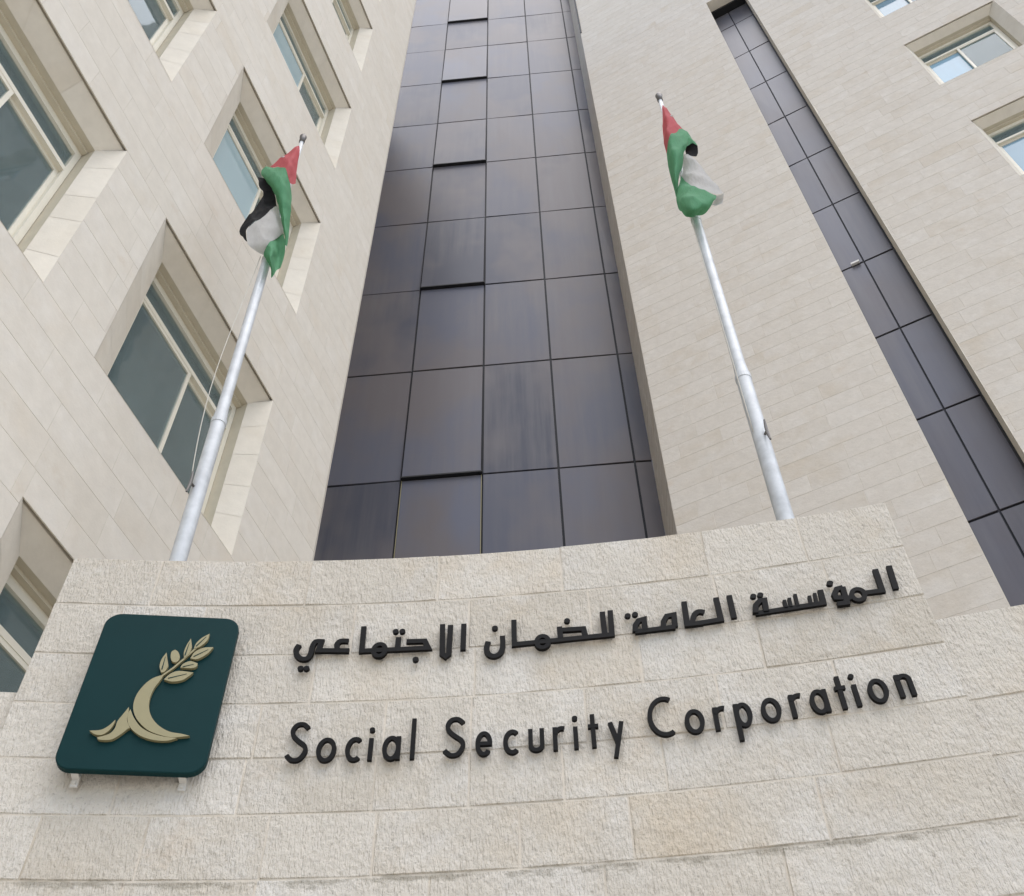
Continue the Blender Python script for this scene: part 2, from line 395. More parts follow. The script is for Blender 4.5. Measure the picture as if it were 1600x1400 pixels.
# ------------------------------------------------------------------ left wing
rnd = random.Random(11)
UL = 6.02
LW = thing('stone_wing', 'pale limestone wing at left with columns of square recessed sliding windows', 'building', PL.P(UL, -HC))
tops = [4.68 - 3.47, 4.68, 8.10, 11.60, 15.10, 18.58, 22.06, 25.54]
colsL = [((2.94, 4.85), (3.23, 4.73), 4.05), ((.44, 2.35), (.73, 2.23), 1.55), ((-2.06, -.15), (-1.77, -.27), -.95)]
holesL = []; winL = []
for zt in tops:
    for o, i, mu in colsL:
        holesL.append((o[0], o[1], zt - 2.02, zt)); winL.append((o, i, zt, mu))
clad(LW, PL, -6.0, UL - .05, -HC, LTOP, holesL, .29, 8.10, (.42, .95), M_lime, .0010, .0012, (-.0002, .0005), rnd)
sheet(LW, PL, -6.0, UL - .05, -HC, LTOP, holesL, .0018, M_mort)
body(LW, PL, -6.0, UL - .05, -HC, LTOP, .62, 6.0, M_mort)
def blindsL(o, zt):
    if abs(zt - 8.10) < .1 and o[0] > 2: return [(0, .50, .18, .50, M_blind_g)]
    if zt > 11: return [(.55, 1, .55, 1, M_blind_g)] if rnd.random() < .5 else []
    return [(rnd.choice((0, .5)), rnd.choice((.5, 1)), .6, 1, M_blind_g)] if rnd.random() < .4 else []
for o, i, zt, mu in winL: window(LW, PL, o, i, zt - 2.02, zt, zt - .13, mu, blindsL(o, zt), rnd, (M_skyrefl_pale, M_wglass) if zt > 11 else None)
# chamfered corner stones and the return wall running back to the glass
zz = -HC
while zz < LTOP:
    h = .29 * rnd.choice((2, 3, 4)); m_ = MB(); z1 = min(LTOP, zz + h) - .004
    ring = lambda z: [PL.P(UL - .047, z, 0.0), PL.P(UL + .028, z, .035), PL.P(UL + .045, z, .12), PL.P(UL - .047, z, .62)]
    a, b = ring(zz), ring(z1)
    m_.prism(a, b, rnd.uniform(.6, 1.0)); m_.build('corner_stone', M_lime, LW); zz += h
ret_a = PL.P(UL - .05, -HC, .05); ret_b = PC.P(4.25, -HC, .0)
m_ = MB(); hh = Vector((0, 0, LTOP + HC)); off = (ret_a - ret_b).cross(Vector((0, 0, 1))).normalized() * .3
if off.x > 0: off = -off
m_.prism([ret_a, ret_b, ret_b + off, ret_a + off], [p + hh for p in (ret_a, ret_b, ret_b + off, ret_a + off)]); m_.build('return_wall', M_lime, LW)

# ------------------------------------------------------------------ central glass curtain wall
rnd = random.Random(5)
CW = thing('glass_facade', 'tall dark tinted glass curtain wall between the two stone wings', 'glass facade', PC.P(1.2, -HC))
ucol = [-1.25, -1.0, .11, 1.23, 2.43, 3.60, 4.25]
zrow = [-HC, 1.64, 4.34, 7.04, 9.74, 12.43, 15.27, 17.96, 20.72, 23.44, 25.98, 28.75, 31.35, 33.68, 36.4, TOP]
body(CW, PC, -1.25, 4.25, -HC, TOP, .03, 1.2, M_joint, 'backing_wall')
slots = {5, 7, 9, 11, 13}
for r in range(len(zrow) - 1):
    for c in range(len(ucol) - 1):
        a, b, z0, z1 = ucol[c] + .017, ucol[c + 1] - .017, zrow[r] + .020, zrow[r + 1] - .020
        if c == 0: a = ucol[0]
        mb = MB(); tone = rnd.random()
        j = [rnd.uniform(-.006, .006) for _ in range(4)]
        out_ = 0
        if c == 3 and r in slots: out_ = .055
        d = [.006 + j[0] - out_, .006 + j[1] - out_, .006 + j[2], .006 + j[3]]
        fr = [PC.P(a, z0, d[0]), PC.P(b, z0, d[1]), PC.P(b, z1, d[2]), PC.P(a, z1, d[3])]
        bk = [PC.P(a, z0, d[0] + .02), PC.P(b, z0, d[1] + .02), PC.P(b, z1, d[2] + .02), PC.P(a, z1, d[3] + .02)]
        mb.prism(fr, bk, tone); po = mb.build('pane', M_cglass, CW)
        if out_:
            s = MB()
            q = .05; f2 = [p + PC.n * .0205 for p in (fr[0], fr[1], fr[2], fr[3])]; b2 = [p + PC.n * (.028 + out_) if k < 2 else p + PC.n * .026 for k, p in enumerate(fr)]
            s.prism(f2, b2); s.prism([PC.P(a - .02, z0 - .03, -out_ - .004), PC.P(b + .02, z0 - .03, -out_ - .004), PC.P(b + .02, z0 - .002, -out_ - .004), PC.P(a - .02, z0 - .002, -out_ - .004)], [PC.P(a - .02, z0 - .03, .02), PC.P(b + .02, z0 - .03, .02), PC.P(b + .02, z0 - .002, .02), PC.P(a - .02, z0 - .002, .02)])
            s.build('sash_frame', M_dark, po)
        if c == 3 and r == 4:
            s = MB(); bar(s, PC, a - .009, a - .001, z0, z1, -.006, .02); bar(s, PC, b + .001, b + .009, z0, z1, -.006, .02); s.build('edge_trim', M_gold, po)

# ------------------------------------------------------------------ right wing with the stone pier and the glass strip
rnd = random.Random(23)
RW = thing('stone_wing', 'limestone wing at right with a long narrow glass strip and small recessed windows', 'building', PR.P(2.45, -HC))
UP, S0, S1, STOP = 2.45, -.556, -1.356, 25.75
rowsR = [19.09 + 3.385 * k for k in (-5, -4, -3, -2, -1, 0, 1, 2, 3, 4)]
holesR = [(S1, S0, -HC, STOP)]; winR = []
for zt in rowsR:
    for k in range(3):
        ob = -3.13 - 3.1 * k; oa = ob - 1.53
        holesR.append((oa, ob, zt - 1.93, zt)); winR.append(((oa, ob), (oa + .14, ob - .10), zt, ob - .70))
clad(RW, PR, -11.0, UP, -HC, TOP, holesR, .29, 19.09, (.40, .90), M_limeR, .0012, .0025, (-.0003, .001), rnd)
sheet(RW, PR, -11.0, UP, -HC, TOP, holesR, .0022, M_mort)
body(RW, PR, -11.0, S1 - .05, -HC, TOP, .62, 5, M_mort); body(RW, PR, S0 + .05, UP - .6, -HC, TOP, .62, 5, M_mort); 
for o, i, zt, mu in winR: window(RW, PR, o, i, zt - 1.93, zt, zt - .09, mu, [(0, .47, .5, 1, M_blind_g)], rnd, (M_wglass, M_skyrefl_blue))
# pier flank running back to the glass, in courses
pa = PR.P(UP, -HC, 0); pb = PC.P(-1.25, -HC, .02)
dv = (pb - pa); Lf = dv.length; dv.normalize(); nn = dv.cross(Vector((0, 0, 1)));
if nn.x > 0: nn = -nn
class Free:
    def P(s, u, z, d=0): return pa + dv * u + Vector((0, 0, z + HC)) - nn * d
PF = Free()
clad(RW, PF, .012, Lf, -HC, TOP, [], .29, 19.09, (.30, .62), M_limeR, .002, .004, (-.001, .002), rnd, 120)
sheet(RW, PF, 0.0, Lf, -HC, TOP, [], .010, M_mort)
# glass strip
zs_ = [3.27, 5.06, 6.84, 8.63, 10.44, 12.24, 14.03, 15.88, 17.66, 19.49, 21.28, 23.06, 24.81, 26.4]
DG = .40
body(RW, PR, S1 - .05, S0 + .05, -HC, STOP + .8, DG + .03, DG + .5, M_joint2, 'backing_wall')
for r in range(len(zs_) - 1):
    for a, b in ((-1.395, -.927), (-.903, -.50)):
        mb = MB(); j = [rnd.uniform(-.004, .004) for _ in range(4)]
        z0, z1 = zs_[r] + .020, zs_[r + 1] - .020
        cs = [(a, z0), (b, z0), (b, z1), (a, z1)]
        mb.prism([PR.P(u, z, DG + .004 + j[k]) for k, (u, z) in enumerate(cs)], [PR.P(u, z, DG + .02 + j[k]) for k, (u, z) in enumerate(cs)], rnd.random())
        mb.build('pane', M_sglass, RW)
mb = MB()
bar(mb, PR, S1 - .005, S1 + .02, -HC, STOP, DG - .06, DG + .02); mb.build('strip_frame', M_dark, RW)
for nm, uu, sg in (('strip_jamb', S1, -1), ('strip_jamb', S0, 1)):
    zz = -HC
    jm = MB()
    while zz < STOP:
        h = .29 * rnd.choice((2, 3)); z1 = min(zz + h, STOP)
        jm.prism([PR.P(uu, zz, -.001), PR.P(uu, z1 - .005, -.001), PR.P(uu, z1 - .005, DG + .02), PR.P(uu, zz, DG + .02)],
                 [PR.P(uu + sg * .04, zz, .004), PR.P(uu + sg * .04, z1 - .005, .004), PR.P(uu + sg * .04, z1 - .005, DG + .02), PR.P(uu + sg * .04, zz, DG + .02)], rnd.uniform(.2, .7)); zz += h
    jm.build(nm, M_rev, RW)
so_ = MB(); bar(so_, PR, S1, S0, STOP, STOP + .04, -.001, DG + .02); so_.build('strip_soffit', M_rev, RW)
so_ = MB(); bar(so_, PR, S1 + .02, S0, STOP - .09, STOP - .002, DG - .16, DG + .01); so_.build('head_bar', M_dark, RW)  # dark bar under the soffit, at the back of the strip
so_ = MB(); bar(so_, PR, UP - .035, UP + .004, 28.2, TOP, -.02, .03); so_.build('edge_strip', M_dark, RW)  # dark strip along the upper pier edge
so_ = MB(); bar(so_, PR, -.86, -.74, 14.02, 14.06, DG - .05, DG - .01); so_.build('glint_tab', M_clip, RW)  # small white tab added to stand for a bright reflection on the glass

# ------------------------------------------------------------------ curved sign wall
rnd = random.Random(3)
SW = thing('sign_wall', 'curved rough limestone wall that carries the lettering and the emblem panel', 'wall', cyl(.7, -HC))
SA, SB, ZT = -1.058, 2.456, 3.497
joints = [3.497, 3.225, 2.955, 2.712, 2.462, 2.230, 1.985]
while joints[-1] > -HC + .25: joints.append(joints[-1] - .25)
joints.append(-HC)
def arc_stone(mb, a, b, c, d, off, tone, back=.05, ns=5, nz=2):
    g, ch = .0034, .003
    a += g; b -= g; c += g; d -= g
    us = [a, a + ch] + [a + ch + (b - a - 2 * ch) * k / ns for k in range(1, ns)] + [b - ch, b]
    zs = [c, c + ch] + [c + ch + (d - c - 2 * ch) * k / nz for k in range(1, nz)] + [d - ch, d]
    pr = rnd.uniform(-.0005, .0015); G = []
    for iz, z in enumerate(zs):
        row = []
        for iu, u in enumerate(us):
            e = iz in (0, len(zs) - 1) or iu in (0, len(us) - 1)
            row.append(cyl(u + (0 if e else rnd.uniform(-.004, .004)), z, off + (pr - ch if e else pr + rnd.uniform(-.0025, .0025))))
        G.append(row)
    mb.grid(G, tone)
    A = [cyl(u, c, off + pr - ch) for u in us]; B = [cyl(u, c, off - back) for u in us]; mb.grid([B, A], tone)
    A = [cyl(u, d, off + pr - ch) for u in us]; B = [cyl(u, d, off - back) for u in us]; mb.grid([A, B], tone)
    for u in (a, b): mb.poly([cyl(u, c, off + pr - ch), cyl(u, d, off + pr - ch), cyl(u, d, off - back), cyl(u, c, off - back)], tone)
def arc_core(a, b, z0, z1, off, thick, name):
    n = max(2, int((b - a) / .15)); us = [a + (b - a) * k / n for k in range(n + 1)]
    mb = MB()
    F0 = [cyl(u, z0, off) for u in us]; F1 = [cyl(u, z1, off) for u in us]; B0 = [cyl(u, z0, off - thick) for u in us]; B1 = [cyl(u, z1, off - thick) for u in us]
    mb.grid([F0, F1, B1, B0, F0], .5)
    for k in (0, -1): mb.poly([F0[k], F1[k], B1[k], B0[k]])
    return mb.build(name, M_signm, SW)
arc_core(SA + .004, SB - .004, -HC, ZT - .004, -.0032, .32, 'core')
arc_core(-2.15, SA - .002, -HC, 2.776, -.0312, .26, 'core'); arc_core(SB + .002, 5.2, -HC, 2.846, -.0312, .26, 'core')
def run(a, b, ztop, off, jl, lens):
    for k in range(len(jl) - 1):
        d, c = min(jl[k], ztop), jl[k + 1]
        if d - c < .05: continue
        u = a; first = True
        while u < b - .001:
            v = u + rnd.uniform(*lens) * (.6 if first and k % 2 else 1); first = False
            if b - v < .2: v = b
            mb = MB(); arc_stone(mb, u, v, c, d, off, min(1, max(0, rnd.gauss(.55, .25)))); mb.build('stone', M_sign, SW); u = v
run(SA, SB, ZT, 0, joints, (.30, .66))
run(-2.15, SA, 2.78, -.028, [2.78] + [z for z in joints if z < 2.6], (.35, .6))
run(SB, 5.2, 2.85, -.028, [2.85] + [z for z in joints if z < 2.6], (.35, .6))

# ------------------------------------------------------------------ lettering
def stroke(mb, pts, wd, z_lift, closed=False, d0=.014, th=.013, ext=None, dz=0):
    """flat bar along a polyline in wall coordinates (s, z), mitred, extruded off the wall"""
    n = len(pts); Lp = []; Rp = []
    P = [Vector((p[0], p[1])) for p in pts]
    if not closed:
        e = wd * .5 if ext is None else ext
        P[0] = P[0] + (P[0] - P[1]).normalized() * e * .0; P[-1] = P[-1] + (P[-1] - P[-2]).normalized() * e * .0
    for k in range(n):
        if closed: a, b = P[k - 1], P[(k + 1) % n]; d1 = (P[k] - a).normalized(); d2 = (b - P[k]).normalized()
        else:
            d1 = (P[k] - P[k - 1]).normalized() if k else (P[1] - P[0]).normalized()
            d2 = (P[k + 1] - P[k]).normalized() if k < n - 1 else d1
        n1 = Vector((-d1.y, d1.x)); n2 = Vector((-d2.y, d2.x)); mm = (n1 + n2)
        if mm.length < .3: mm = n1
        mm.normalize(); k_ = 1 / max(.5, mm.dot(n1)); off = mm * wd * .5 * k_
        Lp.append(P[k] + off); Rp.append(P[k] - off)
    o1 = d0 + th + z_lift
    F = lambda p, o: cyl(p.x, p.y + dz, o)
    rng = range(n) if closed else range(n - 1)
    for k in rng:
        j = (k + 1) % n
        mb.poly([F(Lp[k], o1), F(Rp[k], o1), F(Rp[j], o1), F(Lp[j], o1)])
        mb.poly([F(Lp[k], d0), F(Lp[j], d0), F(Rp[j], d0), F(Rp[k], d0)])
        mb.poly([F(Lp[k], o1), F(Lp[j], o1), F(Lp[j], d0), F(Lp[k], d0)]); mb.poly([F(Rp[k], o1), F(Rp[k], d0), F(Rp[j], d0), F(Rp[j], o1)])
    if not closed:
        for k in (0, -1): mb.poly([F(Lp[k], o1), F(Rp[k], o1), F(Rp[k], d0), F(Lp[k], d0)])
def smooth(pts, n=5):
    P = [Vector((p[0], p[1])) for p in pts]; o = []
    for k in range(len(P) - 1):
        p0, p1, p2, p3 = P[max(k - 1, 0)], P[k], P[k + 1], P[min(k + 2, len(P) - 1)]
        for q in range(n):
            t = q / n
            o.append(.5 * ((2 * p1) + (-p0 + p2) * t + (2 * p0 - 5 * p1 + 4 * p2 - p3) * t * t + (-p0 + 3 * p1 - 3 * p2 + p3) * t ** 3))
    o.append(P[-1]); return o
def disc(mb, s, z, r, lift=0, n=14, d0=.014, th=.013, dz=0):
    q = [(s + r * math.cos(2 * math.pi * k / n), z + r * math.sin(2 * math.pi * k / n)) for k in range(n)]
    mb.prism([cyl(a, b + dz, d0 + th + lift) for a, b in q], [cyl(a, b + dz, d0) for a, b in q])
def arcp(cx, cz, rx, rz, a0, a1, n=16): return [(cx + rx * math.cos(R_(a0 + (a1 - a0) * k / n)), cz + rz * math.sin(R_(a0 + (a1 - a0) * k / n))) for k in range(n + 1)]
def interp(x, xs, ys):
    for k in range(len(xs) - 1):
        if x <= xs[k + 1]: return ys[k] + (ys[k + 1] - ys[k]) * (x - xs[k]) / (xs[k + 1] - xs[k])
    return ys[-1]
BX, BY = [0, .5, 1.2, 1.4, 1.6, 1.8, 2.1, 2.28], [2.428, 2.422, 2.420, 2.440, 2.441, 2.454, 2.470, 2.482]
WE = .0165; XH, CAP = .100, .176
def glyph(ch, x, wd):
    """strokes of one geometric sans letter: x = left edge (outer), wd = outer width, baseline at 0"""
    h = WE / 2; l, r = x + h, x + wd - h; cx = (l + r) / 2; rx = (r - l) / 2; cz = XH / 2; rz = cz - h * .6
    if ch == 'o': return [('c', arcp(cx, cz, rx, rz, 0, 360, 28)[:-1])], []
    if ch == 'c': return [('s', arcp(cx + .004, cz, rx + .004, rz, 52, 308, 22))], []
    if ch == 'C': return [('s', arcp(cx + .012, CAP / 2, rx + .012, CAP / 2 - h, 62, 298, 26))], []
    if ch == 'e': return [('s', [(l + .002, cz)] + [(r - .001, cz)] + arcp(cx, cz, rx, rz, 8, 318, 26))], []
    if ch == 'a': return [('c', arcp(cx, cz, rx, rz, 0, 360, 28)[:-1]), ('s', [(r, 0), (r, XH)])], []
    if ch == 'p': return [('c', arcp(cx, cz, rx, rz, 0, 360, 28)[:-1]), ('s', [(l, -.058), (l, XH)])], []
    if ch == 'u': return [('s', [(l, XH)] + arcp(cx, rx + h, rx, rx, 180, 360, 16) + [(r, XH)])], []
    if ch == 'n': return [('s', [(l, 0), (l, XH)]), ('s', [(l, XH - rx - .006)] + arcp(cx, XH - rx - h, rx, rx, 165, 0, 14) + [(r, 0)])], []
    if ch == 'r': return [('s', [(l, 0), (l, XH)]), ('s', arcp(l + .026, XH - .034, .026, .028, 170, 70, 8))], []
    if ch == 'i': return [('s', [(l, 0), (l, XH - .004)])], [(l, .134)]
    if ch == 'l': return [('s', [(l, 0), (l, .178)])], []
    if ch == 't': return [('s', [(l, 0), (l, .145)]), ('s', [(l - .018, XH - .008), (l + .020, XH - .008)])], []
    if ch == 'y': return [('s', [(l, XH), (cx + .001, .012)]), ('s', [(r, XH), (l + .010, -.052)])], []
    if ch == 'S':
        k = CAP
        return [('s', [(p.x, p.y) for p in smooth([(r, .84 * k), (cx + .012, .945 * k), (cx - .012, .93 * k), (l + .007, .80 * k), (l + .012, .66 * k), (cx, .53 * k), (r - .006, .40 * k), (r, .25 * k), (cx + .014, .07 * k), (cx - .012, .05 * k), (l - .002, .17 * k)], 4)])], []
TXT = [('S', .012, .080), ('o', .124, .073), ('c', .230, .062), ('i', .314, 0), ('a', .365, .067), ('l', .468, 0), ('S', .587, .081), ('e', .705, .062), ('c', .806, .060), ('u', .898, .058), ('r', .987, 0), ('i', 1.062, 0), ('t', 1.126, 0), ('y', 1.189, .058), ('C', 1.335, .100),
       ('o', 1.465, .071), ('r', 1.570, 0), ('p', 1.645, .062), ('o', 1.740, .071), ('r', 1.845, 0), ('a', 1.916, .065), ('t', 2.022, 0), ('i', 2.073, 0), ('o', 2.123, .070), ('n', 2.226, .056)]
EL = thing('lettering', 'dark raised Latin letters reading Social Security Corporation, below the Arabic line', 'lettering', cyl(1.1, 2.4))
for ch, x0, wd in TXT:
    mb = MB(); st, dots = glyph(ch, x0, wd); zb = lambda s: interp(x0 + wd / 2, BX, BY)
    slope = .028 if x0 > 1.2 else 0.0
    T = lambda p: (p[0], p[1] + zb(0) + slope * (p[0] - x0 - wd / 2))
    for k, (kind, pts) in enumerate(st): stroke(mb, [T(p) for p in pts], WE, .0007 * k, kind == 'c')
    for d in dots: a = T(d); disc(mb, a[0], a[1], .0105)
    mb.build('letter', M_letter, EL)
AR = [('alef', [[(2.357, 3.098), (2.35, 2.973)]]) ,
('lammeemwaw', [[(2.302, 3.092), (2.299, 2.976), (2.237, 2.979)], ('C', 2.206, 2.975, 0.021, 0.029), [(2.178, 2.969), (2.157, 2.959)], [(2.159, 3.024), (2.134, 3.02), (2.119, 2.994), (2.122, 2.975), (2.154, 2.968)], [(2.158, 3.025), (2.155, 2.941), (2.118, 2.942)]]) ,
('hamza', [('D', 2.117, 3.057)]) ,
('seenseenta', [[(2.073, 3.029), (2.07, 2.96), (1.806, 2.955)], [(2.048, 3.017), (2.044, 2.961)], [(2.025, 3.006), (2.022, 2.962)], [(1.973, 3.025), (1.971, 2.962)], [(1.947, 3.009), (1.945, 2.963)], [(1.926, 3.001), (1.926, 2.963)], [(1.806, 2.955), (1.813, 2.994), (1.835, 3.016), (1.852, 3.015), (1.848, 2.957)]]) ,
('d', [('D', 1.814, 3.047)]) ,
('d', [('D', 1.842, 3.049)]) ,
('alef', [[(1.722, 3.068), (1.722, 2.946)]]) ,
('lamainalef', [[(1.669, 3.065), (1.671, 2.947), (1.55, 2.941)], [(1.612, 2.995), (1.592, 3.002), (1.572, 2.989), (1.558, 2.949)]]) ,
('lamainalef', [[(1.6, 2.94), (1.538, 2.942), (1.541, 3.063)]]) ,
('meemta', [[(1.49, 2.937), (1.493, 3.002), (1.464, 2.999), (1.448, 2.972), (1.444, 2.943)], [(1.49, 2.937), (1.332, 2.934)], [(1.372, 2.938), (1.374, 2.995), (1.351, 2.99), (1.336, 2.966), (1.332, 2.934)]]) ,
('d', [('D', 1.311, 3.023)]) ,
('d', [('D', 1.341, 3.026)]) ,
('lamlamdad', [[(1.244, 3.06), (1.241, 2.932), (0.854, 2.924), (0.854, 3.054)], [(1.212, 3.056), (1.213, 2.933)], [(1.136, 2.939), (1.131, 2.976), (1.037, 2.979)], [(1.036, 2.996), (1.038, 2.935)], ('C', 0.966, 2.924, 0.023, 0.03)]) ,
('d', [('D', 1.068, 3.027)]) ,
('noon', [[(0.807, 2.973), (0.808, 2.921), (0.798, 2.885), (0.775, 2.871), (0.753, 2.882), (0.743, 2.912), (0.75, 2.948)]]) ,
('d', [('D', 0.777, 3.018)]) ,
('alef', [[(0.651, 3.051), (0.65, 2.913)]]) ,
('lamalef', [[(0.597, 3.049), (0.594, 2.897), (0.582, 2.886), (0.568, 2.899), (0.564, 3.056)]]) ,
('jeem', [[(0.422, 2.974), (0.496, 2.972), (0.512, 2.934), (0.246, 2.934), (0.243, 3.064)], [(0.389, 2.997), (0.388, 2.938)], ('C', 0.317, 2.934, 0.023, 0.031)]) ,
('d', [('D', 0.464, 2.879)]) ,
('d', [('D', 0.375, 3.031)]) ,
('d', [('D', 0.402, 3.03)]) ,
('ainya', [[(0.188, 2.989), (0.156, 2.99), (0.143, 2.97), (0.151, 2.94)], [(0.196, 2.938), (0.072, 2.943), (0.079, 2.991), (0.056, 2.99), (0.046, 2.964), (0.044, 2.927), (0.033, 2.903), (0.01, 2.902), (-0.01, 2.922), (-0.017, 2.949), (-0.008, 2.975)]]) ,
('d', [('D', 0.014, 2.854)]) ,
('d', [('D', 0.037, 2.853)]) ,
]
AL = thing('lettering', 'dark raised Arabic lettering along the upper line of the sign wall', 'lettering', cyl(1.1, 2.9))
WA = .0215
groups = []
for nm, parts in AR:
    if nm == 'lamainalef' and groups and groups[-1][0] == nm: groups[-1][1].extend(parts)
    else: groups.append((nm, list(parts)))
CURVY = {'noon'}
for nm, parts in groups:
    mb = MB()
    for k, p in enumerate(parts):
        lift = .0007 * k
        if isinstance(p, tuple):
            if p[0] == 'C': stroke(mb, arcp(p[1], p[2], max(p[3], .024), max(p[4], .027), 0, 360, 24)[:-1], WA * .85, lift + .0002, True, dz=.010)
            else: disc(mb, p[1], p[2], .0135 if nm == 'hamza' else .0125, 0, 8, dz=.010)
        else:
            q = p
            if nm == 'noon': q = smooth(p, 4)
            if nm == 'ainya' and len(p) > 6: q = p[:2] + [tuple(v) for v in smooth(p[2:], 3)]
            if nm in ('lamainalef', 'ainya') and len(p) == 4: q = smooth(p, 3)
            stroke(mb, q, WA if len(p) != 2 or nm != 'seenseenta' else WA * .62, lift, dz=.010)
    mb.build('letter' if nm not in ('d', 'hamza') else 'letter_dot', M_letter, AL)

# ------------------------------------------------------------------ emblem panel
LOGO = {'body': [(-0.494, 2.767), (-0.53, 2.749), (-0.554, 2.718), (-0.571, 2.671), (-0.571, 2.619), (-0.554, 2.574), (-0.524, 2.536), (-0.486, 2.505), (-0.435, 2.484), (-0.393, 2.477), (-0.339, 2.484), (-0.371, 2.493), (-0.414, 2.502), (-0.456, 2.527), (-0.489, 2.562), (-0.511, 2.606), (-0.519, 2.652), (-0.515, 2.699), (-0.501, 2.74)] ,
'low': [(-0.577, 2.602), (-0.58, 2.573), (-0.567, 2.535), (-0.541, 2.504), (-0.505, 2.48), (-0.461, 2.465), (-0.415, 2.462), (-0.38, 2.474), (-0.429, 2.48), (-0.478, 2.496), (-0.521, 2.523), (-0.553, 2.561), (-0.568, 2.586)] ,
'leg': [(-0.585, 2.612), (-0.597, 2.58), (-0.609, 2.547), (-0.61, 2.516), (-0.624, 2.491), (-0.662, 2.475), (-0.65, 2.466), (-0.612, 2.466), (-0.587, 2.485), (-0.564, 2.514), (-0.557, 2.517), (-0.577, 2.554), (-0.58, 2.586)] ,
'small': [(-0.618, 2.554), (-0.634, 2.528), (-0.657, 2.509), (-0.696, 2.505), (-0.674, 2.49), (-0.648, 2.487), (-0.628, 2.506), (-0.618, 2.535)] ,
'stem': [(-0.499, 2.764), (-0.467, 2.802), (-0.439, 2.844), (-0.403, 2.902)] ,
'la': [(-0.509, 2.876), (-0.52, 2.844), (-0.52, 2.808), (-0.507, 2.777), (-0.495, 2.781), (-0.488, 2.809), (-0.499, 2.844)] ,
'bud': [(-0.48, 2.891), (-0.491, 2.88), (-0.489, 2.855), (-0.479, 2.833), (-0.465, 2.827), (-0.455, 2.837), (-0.455, 2.858), (-0.467, 2.881)] ,
'lb': [(-0.432, 2.949), (-0.441, 2.916), (-0.444, 2.88), (-0.437, 2.848), (-0.425, 2.866), (-0.419, 2.902)] ,
'lc': [(-0.365, 2.976), (-0.391, 2.953), (-0.407, 2.924), (-0.41, 2.898), (-0.388, 2.909), (-0.367, 2.942)] ,
'ld': [(-0.337, 2.906), (-0.375, 2.902), (-0.403, 2.88), (-0.413, 2.848), (-0.385, 2.845), (-0.353, 2.873)] ,
'le': [(-0.38, 2.823), (-0.41, 2.834), (-0.434, 2.82), (-0.441, 2.802), (-0.402, 2.799), (-0.382, 2.806)] ,
'lf': [(-0.387, 2.778), (-0.442, 2.785), (-0.471, 2.771), (-0.489, 2.743), (-0.457, 2.733), (-0.421, 2.74), (-0.399, 2.761)] ,}
EP = thing('emblem_panel', 'dark teal rounded square panel with a gold tree-like figure and olive leaves', 'sign', cyl(-.51, 2.33))
s0, z0c = -.524, 2.724; hw, hh_ = .264, .370
cen = cyl(s0, z0c, 0); nf = Vector((ARC.x - cen.x, ARC.y - cen.y, 0)).normalized()
nf = (Matrix.Rotation(R_(3.0), 3, 'Z') @ nf)
tx = Vector((-nf.y, nf.x, 0));
if tx.x < 0: tx = -tx
def pp(s, z, o): return cen + tx * (s - s0) + Vector((0, 0, z - z0c)) + nf * o
def rrect(hw, hh, r, n=7):
    o = []
    for cx, cz, a in ((hw - r, hh - r, 0), (-hw + r, hh - r, 90), (-hw + r, -hh + r, 180), (hw - r, -hh + r, 270)):
        o += [(cx + r * math.cos(R_(a + 90 * k / n)), cz + r * math.sin(R_(a + 90 * k / n))) for k in range(n + 1)]
    return o
q = rrect(hw, hh_, .062); mb = MB()
q2 = rrect(hw - .004, hh_ - .004, .058)
A = [pp(s0 + a, z0c + b, .082) for a, b in q2]; B = [pp(s0 + a, z0c + b, .079) for a, b in q]; C_ = [pp(s0 + a, z0c + b, .056) for a, b in q]
mb.poly(A); mb.grid([A + [A[0]], B + [B[0]], C_ + [C_[0]]]); mb.poly(C_[::-1]); mb.build('panel', M_plate, EP)
def fixz(s, z): return z + .012 + .045 * (s + .51)
names = dict(body='trunk', low='trunk_base', leg='root', small='root', stem='stem', la='leaf', bud='bud', lb='leaf', lc='leaf', ld='leaf', le='leaf', lf='leaf')
def closed_smooth(p, n=3):
    P = [Vector(x) for x in p]; L_ = len(P); o = []
    for k in range(L_):
        p0, p1, p2, p3 = P[k - 1], P[k], P[(k + 1) % L_], P[(k + 2) % L_]
        sharp = lambda a, b, c: (b - a).normalized().dot((c - b).normalized()) < .35
        for qd in range(n):
            t = qd / n
            if sharp(p0, p1, p2): m1 = (p2 - p1)
            else: m1 = (p2 - p0) * .5
            if sharp(p1, p2, p3): m2 = (p2 - p1)
            else: m2 = (p3 - p1) * .5
            o.append((2 * t ** 3 - 3 * t * t + 1) * p1 + (t ** 3 - 2 * t * t + t) * m1 + (-2 * t ** 3 + 3 * t * t) * p2 + (t ** 3 - t * t) * m2)
    return o
